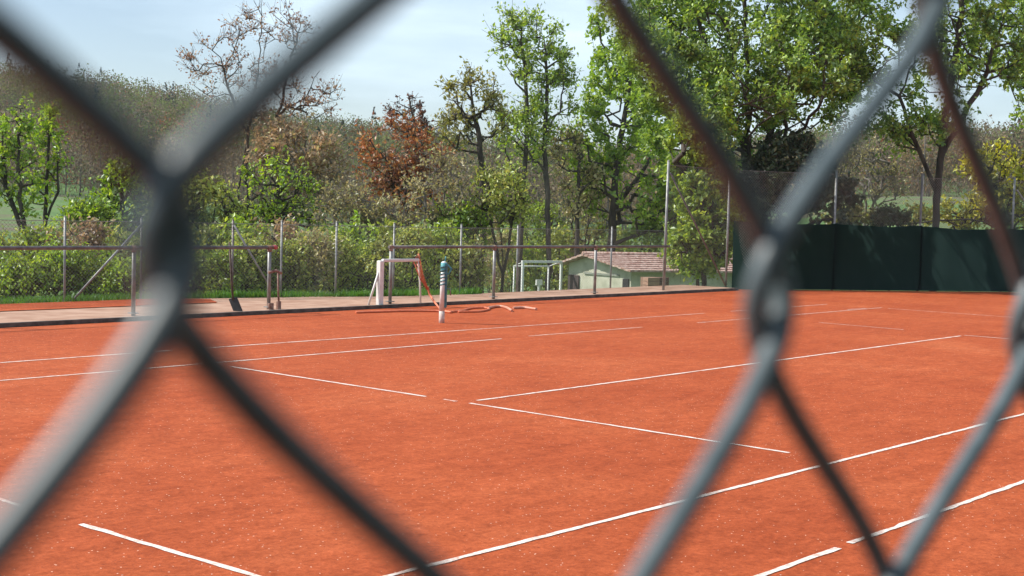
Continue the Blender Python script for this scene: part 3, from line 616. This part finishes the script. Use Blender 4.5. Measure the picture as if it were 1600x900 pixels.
# ------------------------------------------------------------------ wooded hill
def slivers(cs, size, rng):
    n = len(cs); d = rng.normal(0, 0.45, (n, 3)); d[:, 2] = 1; d /= np.linalg.norm(d, axis=1, keepdims=True); x = np.cross(d, rng.normal(size=(n, 3))); x /= np.linalg.norm(x, axis=1, keepdims=True)
    L_ = (size * rng.uniform(0.5, 1.5, n))[:, None]; V = np.stack([cs - d * L_, cs + x * 0.05, cs + d * L_, cs - x * 0.05], 1).reshape(-1, 3); return V, np.arange(4 * n).reshape(n, 4)
def woody(c, rng):
    h = len(c) * 2 // 5; V1, q1 = slivers(c[:h], 0.55, rng); V2, q2 = quads(c[h:], 0.28, rng, 0.2, 0.6); return np.vstack([V1, V2]), np.vstack([q1, q2 + len(V1)])
def forest():
    rng = np.random.default_rng(9); Vs, Fs, Is = [], [], []; off = 0
    mats = [leaf_mat("bare_grey_twigs", [(0.12, 0.10, 0.075), (0.18, 0.15, 0.11), (0.23, 0.19, 0.15)], 0.2, 0.0, 0.11, 0.5), leaf_mat("brown_twigs", [(0.15, 0.11, 0.06), (0.21, 0.155, 0.09), (0.25, 0.2, 0.12)], 0.2, 0.0, 0.11, 0.5),
            leaf_mat("spring_green_wood", [(0.09, 0.125, 0.035), (0.135, 0.175, 0.055), (0.175, 0.21, 0.08)], 0.3, 0.0, 0.11, 0.5), leaf_mat("dark_conifers", [(0.02, 0.035, 0.02), (0.04, 0.055, 0.03)], 0.1, 0.0, 0.11, 0.5),
            leaf_mat("orange_wood", [(0.2, 0.10, 0.045), (0.26, 0.14, 0.07)], 0.3, 0.0, 0.11, 0.5), simple("grey_wood_bark", (0.07, 0.06, 0.052), (0.15, 0.13, 0.115), 0.6, 0.95)]
    n = 0
    while n < 2900:
        t = rng.uniform(-0.47, 0.45); D = 185 + 300 * rng.uniform(0, 1) ** 0.8
        dirv = fw[:2] / np.linalg.norm(fw[:2]) + t * rt[:2] / np.linalg.norm(rt[:2]); xy = CAM[:2] + dirv * D
        z = tz(*xy); n += 1
        sp = rng.choice(5, p=[0.30, 0.14, 0.49, 0.03, 0.04]); 
        if D < 215: sp = 0 if rng.uniform() < 0.75 else 1
        h = rng.uniform(9, 14); R_ = rng.uniform(2.8, 5.0)
        m = 230 if sp < 2 else 190
        if sp == 3:
            hh = rng.uniform(0, 1, m) ** 1.5; a = rng.uniform(0, 6.28, m); c = np.stack([np.cos(a) * (1 - hh) * R_ * .7, np.sin(a) * (1 - hh) * R_ * .7, 1.5 + hh * (h + 2)], 1)
        else:
            d = rng.normal(size=(m, 3)); d /= np.linalg.norm(d, axis=1, keepdims=True); c = d * (rng.uniform(.1, 1, m) ** .5)[:, None] * np.array([R_, R_, h * .46]); c[:, 2] += h * .52
        if rng.uniform() < 0.3: c[: m // 3] = rng.normal(0, 1, (m // 3, 3)) * [2.6, 2.6, .6] + [0, 0, 1.2]
        c += np.array([xy[0], xy[1], z])
        V, q = (quads(c, 0.34, rng, 0.2, 0.6) if sp > 1 else woody(c, rng)); Vs.append(V); Fs.append(q + off); Is.append(np.full(len(q), sp)); off += len(V)
        if D < 240 and rng.uniform() < 0.6:
            w_ = rng.uniform(.07, .15); lx = rng.normal(0, .5); bx, by = xy; V = np.array([(bx - w_, by - w_, z - .5), (bx + w_, by - w_, z - .5), (bx, by + w_, z - .5), (bx + lx - w_ * .3, by - w_ * .3, z + h * .8), (bx + lx + w_ * .3, by - w_ * .3, z + h * .8), (bx + lx, by + w_ * .3, z + h * .8)])
            q = np.array([(0, 1, 4, 3), (1, 2, 5, 4), (2, 0, 3, 5)]); Vs.append(V); Fs.append(q + off); Is.append(np.full(3, 5)); off += 6
    tag(mesh_np("wooded_hillside", np.vstack(Vs), np.vstack(Fs), mats, idx=np.concatenate(Is)), kind="stuff")
forest()

# grass verge at the foot of the rear fence
def grass(name, pts_fn, n, h, seed):
    rng = np.random.default_rng(seed); P = pts_fn(rng, n); a = rng.uniform(0, 6.28, n); hh = h * rng.uniform(.5, 1.2, n); wv = 0.012
    dx, dy = np.cos(a), np.sin(a); ln = rng.normal(0, .3, (n, 2)) * hh[:, None]
    V = np.stack([np.stack([P[:, 0] - dx * wv, P[:, 1] - dy * wv, P[:, 2]], 1), np.stack([P[:, 0] + dx * wv, P[:, 1] + dy * wv, P[:, 2]], 1), np.stack([P[:, 0] + ln[:, 0], P[:, 1] + ln[:, 1], P[:, 2] + hh], 1)], 1).reshape(-1, 3)
    tag(mesh_np(name, V, np.arange(3 * n).reshape(n, 3), leaf_mat("bright_grass", [(0.06, 0.17, 0.02), (0.10, 0.24, 0.03), (0.15, 0.3, 0.05)], 0.4)), "bright green grass growing along the foot of the wire fence", "grass", kind="stuff")
def verge(rng, n):
    u = rng.uniform(-9, 6.5, n); v = path_edge(u) - 0.12 + np.abs(rng.normal(0, 0.30, n)) * (rng.uniform(0, 1, n) < .97)
    keep = rng.uniform(0, 1, n) < (0.55 + 0.45 * np.sin(u * 2.1)) * np.where(u < -0.5, 0.12, 1.0); v = np.where(keep, v, v + 0.35); z = np.where(v < path_edge(u), 0.04, terrain(u, v) * 0.6)
    return np.stack([u, v, z], 1)
grass("grass", verge, 16000, 0.17, 3)

# ------------------------------------------------------------------ goals, hut, crates
def goal_near():
    a = gp(593, 477, 0.05); b = gp(657, 474, 0.05); d = (b - a); d[2] = 0; Ln = np.linalg.norm(d); d /= Ln; n = np.array([-d[1], d[0], 0]); H = 0.86
    t = thing("small_goal", a, "small white goal with a thick post standing on the path at the gate gap", "goal"); loc = t.location.copy()
    m = MB(); m.box(a + [0, 0, H / 2], (0.10, 0.10, H), math.atan2(d[1], d[0]), bev=0.012); rel(m.build("post", M_whitep, t), loc)
    m = MB(); m.tube([b + [0, 0, 0], b + d * -0.03 + [0, 0, 0.45], b - d * 0.10 + [0, 0, H]], [0.02, 0.02, 0.018], 8); rel(m.build("post", M_whitep, t), loc)
    m = MB(); m.box(a + d * (Ln * .5 - .02) + [0, 0, H + .002], (Ln - .14, 0.06, 0.06), math.atan2(d[1], d[0]), bev=0.01); rel(m.build("crossbar", M_whitep, t), loc)
    m = MB(); m.tube([a - d * .04 + [0, 0, H * .75], a - d * 0.20 + n * .1 + [0, 0, 0.0]], 0.022, 8); rel(m.build("stay", M_whitep, t), loc)
    m = MB(); m.tube([a + d * .24 + n * .3 + [0, 0, H - .06], a + d * .24 + n * .3 + [0, 0, 0]], 0.028, 8); rel(m.build("back_post", M_galv_dark, t), loc)
    # bunched net hanging from the leaning post and trailing to the ground
    o = thing("orange_net", b, "bunched orange net hanging from the small goal and trailing to the clay", "net"); loc = o.location.copy()
    rng = np.random.default_rng(4); m = MB(); top0 = b - d * 0.26 + [0, 0, H]; top1 = b - d * 0.06 + [0, 0, H + .14]; neck = b + d * 0.14 + [0, -.05, 0.28]; end = gp(688, 486)
    for k in range(13):
        s = k / 12; p = top0 + (top1 - top0) * s + rng.normal(0, .01, 3); q = p + (neck - p) * .5 + np.array([0, 0, -.07]) + rng.normal(0, .02, 3)
        m.tube([p, q, neck + rng.normal(0, .012, 3)], 0.005, 5)
    for k in range(9):
        s = (k + .7) / 10; pts = []
        for c in range(13):
            e = c / 12; p = top0 + (top1 - top0) * e; pts.append(p + (neck - p) * s + np.array([0, 0, -.07 * 4 * s * (1 - s)]) + rng.normal(0, .008, 3))
        m.tube(pts, 0.0035, 4)
    m.tube([neck + [0, 0, .05], neck + d * .06 + [0, 0, -.1], (neck + end) / 2 + [0, 0, -.02], end + [0, 0, .03]], [0.018, 0.024, 0.022, 0.018], 8); rel(m.build("netting", M_orange, o), loc)
goal_near()
def goal_far():
    D = 62; tl_ = at(817, 409, D); tr_ = at(877, 412, D + 1.2); z0 = tz(tl_[0], tl_[1]); d = tr_ - tl_; d[2] = 0; Ln = np.linalg.norm(d); d /= Ln; n = np.array([-d[1], d[0], 0]); H = tl_[2] - z0; a = np.array([tl_[0], tl_[1], z0])
    t = thing("field_goal", a, "white framed field goal on lower ground beside the hut", "goal"); loc = t.location.copy(); rz = math.atan2(d[1], d[0])
    for s in (0, Ln):
        m = MB(); m.box(a + d * s + [0, 0, H / 2 - .2], (0.10, 0.10, H + .4 - .1), rz, bev=.01); rel(m.build("post", M_whitep, t), loc)
    m = MB(); m.box(a + d * (Ln / 2) + [0, 0, H], (Ln + .12, 0.11, 0.11), rz, bev=.01); rel(m.build("crossbar", M_whitep, t), loc)
    m = MB(); b = a + n * 0.9
    for s in (0.12, Ln - .1): m.tube([b + d * s + [0, 0, -.2], b + d * s + [0, 0, H - .25]], 0.035, 8)
    m.tube([b + d * .1 + [0, 0, H - .25], b + d * (Ln - .08) + [0, 0, H - .25]], 0.035, 8)
    for s in (0.06, Ln - .06): m.tube([a + d * s + [0, 0, H], b + d * s + [0, 0, H - .25]], 0.02, 6)
    rel(m.build("back_frame", M_whitep, t), loc)
    m = MB(); c = a + d * (Ln * .62) + n * .6; m.box(c + [0, 0, H - 1.0], (0.34, 0.08, 0.26), rz); m.box(c + [0, 0, (H - 1.12) / 2], (0.1, 0.06, H - 1.12), rz)
    o = m.build("white_board", M_whitep, None, origin=c); tag(o, "small white board on a post seen through the field goal", "board")
goal_far()
def hut():
    D = 62; s = D / F
    lf = at(884, 409, D + 1.6); pk = at(925, 397, D + 0.3); rgt = at(997, 422, D - 2); zg = min(tz(lf[0], lf[1]), tz(rgt[0], rgt[1])) - 0.2
    d = rgt - lf; d[2] = 0; Ln = np.linalg.norm(d); d /= Ln; n = np.array([-d[1], d[0], 0])
    # gable wall in the plane through lf along d; the house runs back along an oblique direction
    back = (n * 0.94 + d * 0.34); back /= np.linalg.norm(back); BL = 7.2
    t = thing("hut", (lf[0], lf[1], zg), "pale green hut with a low red tiled roof beyond the fence", "hut"); loc = t.location.copy()
    o0 = np.array([lf[0], lf[1], 0]); P = lambda a_, z: o0 + d * a_ + np.array([0, 0, z])
    apk = float((pk - lf) @ d); zl, zp, zr = lf[2] - .08, pk[2] - .10, rgt[2] - .06
    wl, wr = 0.22, Ln - 0.42
    zwl = zl + (zp - zl) * wl / apk; zwr = zp + (zr - zp) * (wr - apk) / (Ln - apk)
    fr = [P(wl, zg), P(wr, zg), P(wr, zwr), P(apk, zp), P(wl, zwl)]; bk = [q + back * BL for q in fr]
    m = MB(); m.poly(fr + bk, [(0, 1, 2, 3, 4), (9, 8, 7, 6, 5), (0, 5, 6, 1), (1, 6, 7, 2), (4, 9, 5, 0)])
    rel(m.build("wall", simple("pale_green_render", (0.40, 0.40, 0.30), (0.58, 0.57, 0.46), 2.2, 0.9), t), loc)
    def tile_mat():
        mm, N, L = mat_new("red_clay_tiles"); b = N["Principled BSDF"]; n1 = noise(N, L, 6, 4); r = ramp(N, [(0.35, (0.26, 0.13, 0.10)), (0.5, (0.44, 0.28, 0.23)), (0.65, (0.6, 0.46, 0.40))]); L.new(n1.outputs[0], r.inputs[0])
        L.new(r.outputs[0], b.inputs["Base Color"]); b.inputs["Roughness"].default_value = 0.85; return mm
    m = MB(); th = np.array([0, 0, 0.09]); ov = back * -0.45
    for (a_, za, b_, zb, nr) in ((-0.15, zl - .02, apk, pk[2], 5), (apk, pk[2], Ln + 0.1, rgt[2] - .03, 8)):
        # tile courses as overlapping strips, each lifted at its lower edge
        for k in range(nr):
            s0, s1 = k / nr, (k + 1) / nr
            A0 = P(a_ + (b_ - a_) * s0, za + (zb - za) * s0); A1 = P(a_ + (b_ - a_) * s1, za + (zb - za) * s1)
            lo, hi = (A0, A1) if za < zb else (A1, A0)
            lo = lo + np.array([0, 0, 0.035])
            q = [lo + ov, lo + back * (BL + .4), hi + back * (BL + .4), hi + ov]; m.poly(q + [p - th for p in q], [(0, 1, 2, 3), (7, 6, 5, 4), (0, 4, 5, 1), (1, 5, 6, 2), (2, 6, 7, 3), (3, 7, 4, 0)])
    m.tube([P(apk, pk[2] + .02) + ov, P(apk, pk[2] + .02) + back * (BL + .4)], 0.10, 8)
    rel(m.build("roof", tile_mat(), t), loc)
    m = MB(); c = P(0.62, (zg - .95) / 2) - n * 0.03; m.box(c, (0.72, 0.08, -.95 - zg), math.atan2(d[1], d[0]), bev=.01); rel(m.build("door", simple("dark_brown_boards", (0.04, 0.03, 0.03), (0.09, 0.065, 0.06), 8, 0.8, stretch=(4, 4, .4)), t), loc)
    m = MB(); c = P(wr - .30, (zg - .9) / 2) - n * 0.02; m.box(c, (0.36, 0.07, -1.0 - zg), math.atan2(d[1], d[0])); rel(m.build("shutter", M_black, t), loc)
    m = MB(); c = P(apk + .75, -0.82) - n * 0.03; m.box(c, (2.3, 0.05, 0.09), math.atan2(d[1], d[0])); rel(m.build("trim", simple("grey_trim", (0.22, 0.24, 0.2), (0.3, 0.32, 0.27), 4, .8), t), loc)
    # crates against the hut
    for (px, w_, mt, lab) in ((1016, .55, simple("reddish_crate_wood", (0.30, 0.16, 0.11), (0.45, 0.28, 0.2), 10, .85, stretch=(1, 1, 5)), "pale reddish wooden crate standing beside the hut"), (1032, .5, simple("dark_crate_wood", (0.10, 0.05, 0.04), (0.17, 0.09, 0.07), 10, .85, stretch=(1, 1, 5)), "dark brown wooden crate beside the pale reddish crate")):
        D2 = 57 if px < 1020 else 57.6; q = at(px, 433, D2); zt = q[2]; zb = tz(q[0], q[1]) - .05; h = zt - zb; tt = thing("wooden_crate", (q[0], q[1], zb), lab, "crate", "wooden crates beside the hut")
        m = MB(); rz = -0.35
        nb = max(5, int(h / .16))
        for k in range(nb): m.box((0, 0, h * (k + .5) / nb), (w_, w_, h / nb - .02), rz)
        m.build("slats", mt, tt)
        m = MB()
        for sx in (-1, 1):
            for sy in (-1, 1): m.box(Matrix.Rotation(rz, 3, 'Z') @ Vector((sx * (w_ / 2 + .012), sy * (w_ / 2 - .04), h / 2)), (.02, .07, h), rz)
        m.build("corner_posts", mt, tt)
hut()

# ------------------------------------------------------------------ net post, hoses, scraper
M_pale = simple('clay_dusted_white_paint', (0.52, 0.36, 0.30), (0.72, 0.66, 0.62), 9, 0.6)
def net_post():
    b = gp(690, 504.5); t = thing("net_post", b, "white and teal net post with a teal strap tied round its top", "net post"); loc = t.location.copy(); x, y, _ = b
    m = MB(); m.tube([(x, y, -.05), (x, y, 0.20)], 0.049, 14); rel(m.build("ground_sleeve", M_pale, t), loc)
    m = MB(); m.tube([(x, y, 0.2), (x + .025, y, 1.0)], 0.048, 14)
    m.tube([(x + .025, y, 1.0), (x + .026, y, 1.03), (x + .026, y, 1.045)], [0.05, 0.046, 0.02], 14); rel(m.build("post", M_whitep, t), loc)
    m = MB(); c = Vector((x + .035, y - .0, 0.0)); 
    side = Vector((rt[0], rt[1], 0)).normalized()
    m.box(Vector((x + .012, y, 0.63)) + side * 0.04, (0.06, 0.075, 0.74), math.atan2(side[1], side[0]), bev=.006); rel(m.build("dark_side_rail", M_tealdark, t), loc)  # dark teal bar stands in for the darker right side of the post
    m = MB(); h = []
    for k in range(70):
        s = k / 69; a = s * 2 * math.pi * 6; h.append((x + .02 + .056 * math.cos(a), y + .056 * math.sin(a), 0.62 + 0.36 * s))
    m.tube(h, 0.011, 6); rel(m.build("rope", M_tealdark, t), loc)
    m = MB(); m.tube([Vector((x + .015, y, .58)) + side * .07, Vector((x + .015, y, .58)) + side * .12, Vector((x + .015, y, .47)) + side * .13], 0.011, 6); rel(m.build("crank", M_galv, t), loc)
    m = MB(); ctr = Vector((x + .025, y, .93))
    m.tube([ctr + side * (-.02), ctr + side * .07 + Vector((0, 0, .05)), ctr + side * .13 + Vector((0, 0, -.01)), ctr + side * .08 + Vector((0, 0, -.10)), ctr + side * .0 + Vector((0, 0, -.08))], 0.016, 6)
    m.tube([(x + .025, y, .86), (x + .026, y, 1.02)], 0.054, 12); m.tube([ctr + Vector((0, 0, .08)), ctr + side * .03 + Vector((0, 0, .17)), ctr + side * .02 + Vector((0, 0, .20))], 0.012, 6); rel(m.build("strap", M_teal, t), loc)
net_post()
def hose(pxs, r, mat, label, name="garden_hose"):
    P = [gp(a, b_, r) for a, b_ in pxs]; out = []
    for i in range(len(P) - 1):                                    # smooth the run with a spline through the points
        p0, p1, p2, p3 = P[max(i - 1, 0)], P[i], P[i + 1], P[min(i + 2, len(P) - 1)]
        for k in range(6):
            s = k / 6; out.append(0.5 * ((2 * p1) + (-p0 + p2) * s + (2 * p0 - 5 * p1 + 4 * p2 - p3) * s * s + (-p0 + 3 * p1 - 3 * p2 + p3) * s ** 3))
    out.append(P[-1]); m = MB(); m.tube([(q[0], q[1], max(q[2], r * .95)) for q in out], r, 8); c = out[0]
    tag(m.build(name, mat, None, origin=(c[0], c[1], 0)), label, "hose", "hoses lying on the clay by the kerb")
hose([(556, 488), (590, 487), (640, 485.5), (685, 486), (705, 488), (690, 485)], 0.02, M_orange, "long orange hose lying from the gate gap to the net post")
hose([(700, 487.5), (722, 485), (736, 481.5), (757, 480.5), (764, 483), (748, 486.5), (716, 487)], 0.02, M_orange, "orange hose curled in a loop right behind the net post")
hose([(762, 481), (778, 478.5), (790, 480), (800, 485.5)], 0.026, M_pinkhose, "short pale pinkish hose bent towards the far lines")
hose([(802, 481), (820, 480.5), (838, 483)], 0.025, M_pinkhose, "straight pale pinkish hose end nearest the second railing post")
def scraper():
    a = gp(369, 486, 0.06); t = thing("clay_scraper", a, "black rubber clay scraper with a wooden handle leaning beside the railing end", "scraper"); loc = t.location.copy()
    side = Vector((rt[0], rt[1], 0)).normalized(); A = Vector(a)
    m = MB(); q = [A + side * -.05 + Vector((0, 0, .0)), A + side * .11, A + side * .02 + Vector((.02, .05, .24)), A + side * -.12 + Vector((.02, .05, .2))]
    n = Vector((fw[0], fw[1], .2)).normalized() * .025
    m.poly([p for p in q] + [p + n for p in q], [(0, 1, 2, 3), (7, 6, 5, 4), (0, 4, 5, 1), (1, 5, 6, 2), (2, 6, 7, 3), (3, 7, 4, 0)]); rel(m.build("blade", M_black, t), loc)
    m = MB(); m.tube([A + side * -.04 + Vector((.02, .05, .18)), A + side * -.045 + Vector((.02, .1, .55)), A + side * -.05 + Vector((0.02, .16, 1.2))], 0.019, 8); rel(m.build("handle", simple("dark_worn_wood", (0.05, .035, .025), (.12, .085, .06), 10, .8), t), loc)
scraper()

def add_block_hedge():  # unseen hedge added behind the camera to block skylight from the near wires
    t = thing("light_block_hedge", (-8, -12.9, -0.05), "unseen dark hedge added to cut light on the near wires, along the footpath outside the court", "hedge"); loc = t.location.copy(); rng = np.random.default_rng(31)
    m = MB(); m.box((-8, -13.2, 3.0), (50, 1.0, 6.0)); rel(m.build("stems", M_bark, t), loc)  # solid inner core of the added hedge
    n = 16000; V, q = quads(np.stack([rng.uniform(-33.2, 17.2, n), -12.95 + np.where(rng.uniform(0, 1, n) < .75, rng.normal(.35, .12, n), rng.uniform(-.9, .3, n)), rng.uniform(0, 6.3, n)], 1), 0.15, rng); rel(mesh_np("foliage", V, q, LD, t), loc)
add_block_hedge()
# ------------------------------------------------------------------ the netting fence the picture is taken through
def near_fence():
    q_d, q_u, q_z, A_, yaw, sl = 0.07187708, 0.05091634, -0.00162792, 0.03838845, 0.00606453, -0.05965675
    Bz = 0.0415; org = CAM + np.array([q_u, q_d, q_z]); ca, sa = math.cos(yaw), math.sin(yaw)
    mw, N, L = mat_new("dark_coated_wire"); b = N["Principled BSDF"]
    n = noise(N, L, 220, 4, 0.6); r = ramp(N, [(0.3, (0.072, 0.100, 0.110)), (0.7, (0.14, 0.172, 0.185))]); L.new(n.outputs[0], r.inputs[0]); L.new(r.outputs[0], b.inputs["Base Color"])
    b.inputs["Roughness"].default_value = 0.42; b.inputs["Specular IOR Level"].default_value = 0.5
    base = np.array([org[0], org[1], -0.05]); t = thing("netting_fence", base, "dark diamond wire netting fence right in front of the lens", "fence"); loc = t.location.copy()
    rng = np.random.default_rng(21)
    # small bends of single knots, in metres: (column, row): (along, up)
    bend = {(-1, -1): (0.00829, -0.00255), (-1, 1): (-0.00138, -0.00899), (0, 0): (-0.00026, -0.0001), (1, -1): (0.00389, -0.0035), (1, 1): (0.00093, -0.00405), (2, 0): (0.00017, -0.00085), (3, -1): (-0.0045, 0.0002), (3, 1): (0.00078, 0.00034), (4, 0): (0.0026, -0.00272)}
    reach = {(0, 0): 0.0017, (2, 0): 0.0029, (4, 0): 0.0028, (0, 1, 1): -0.0028}                # how far a hook reaches past its knot
    jit = {}
    def knot(i, j):
        if (i, j) not in jit: jit[(i, j)] = np.array(bend.get((i, j), rng.normal(0, 0.0009, 2)))
        du, dz = jit[(i, j)]; a = i * A_ + du
        return np.array([org[0] + a * ca, org[1] + a * sa, org[2] + j * Bz + i * A_ * sl + dz])
    e = np.array([ca, sa, 0]); nrm = np.array([-sa, ca, 0])                  # nrm points away from the camera
    rows = range(-45, 12); R_ = 0.00145
    for k in range(-22, 48):                                                   # wire k swings between columns k and k + 1
        pts = []
        js = list(rows)
        ks = []
        for j in js:
            i = k if (k + j) % 2 == 0 else k + 1
            ks.append((i, j))
        near = -3 < k < 8
        for a_, b_ in zip(ks[:-1], ks[1:]):
            p, q = knot(*a_), knot(*b_); sgn = 1 if b_[0] > a_[0] else -1
            # hooks reach a little past the knot so that the neighbours lock
            p2 = p - e * sgn * reach.get((k, *a_), reach.get(a_, 0.0026)); q2 = q + e * sgn * reach.get((k, *b_), reach.get(b_, 0.0026))
            side = -1 if sgn > 0 else 1                                        # rising to the right: camera side
            S = 16 if near and -6 < a_[1] < 6 else 5
            for s in range(S):
                u = s / S; s_ = u + 0.035 * math.sin(2 * math.pi * u)           # steep near the knots, straighter between
                cv = 0.32 if k < 1 else 0.55; lat = cv * (0.5 - 0.5 * math.cos(math.pi * u)) + (1 - cv) * min(1.0, max(0.0, (u - 0.06) / 0.88))
                base_p = p2 + (q2 - p2) * lat; base_p[2] = p[2] + (q[2] - p[2]) * u
                off = side * 0.00155 * math.sin(math.pi * min(1, u * 1)) ** 0.35 if 0 < u < 1 else 0
                pts.append(base_p + nrm * off)
        # round the corners
        P = np.array(pts)
        for _ in range(2 if near else 1): P[1:-1] = 0.25 * P[:-2] + 0.5 * P[1:-1] + 0.25 * P[2:]
        m = MB(); m.tube(P, R_, 10 if near else 5); rel(m.build("wire", mw, t), loc)
    # posts and top wire outside the frame
    for a in (-0.86, 1.85):
        c = org + e * a + nrm * 0.03; m = MB(); m.tube([(c[0], c[1], -0.1), (c[0], c[1], 2.42)], 0.024, 12); rel(m.build("post", M_galv, t), loc)
    a, b2 = org + e * -0.86, org + e * 1.85; m = MB(); m.tube([(a[0], a[1], 2.36), (b2[0], b2[1], 2.30)], 0.002, 6); rel(m.build("tension_wire", M_galv, t), loc)
near_fence()

# ------------------------------------------------------------------ the air
def haze():
    m, N, L = mat_new("thin_spring_haze"); N.remove(N["Principled BSDF"]); v = N.new("ShaderNodeVolumePrincipled")
    v.inputs["Color"].default_value = (0.86, 0.90, 0.96, 1); v.inputs["Density"].default_value = 0.00022; v.inputs["Anisotropy"].default_value = 0.2
    L.new(v.outputs[0], N["Material Output"].inputs["Volume"])
    b = MB(); b.poly([(x, y, z) for z in (-6, 75) for x, y in ((-1600, -1600), (1600, -1600), (1600, 1600), (-1600, 1600))], [(3, 2, 1, 0), (4, 5, 6, 7)] + [(k, (k + 1) % 4, 4 + (k + 1) % 4, 4 + k) for k in range(4)])
    tag(b.build("haze", m), kind="stuff")
haze()
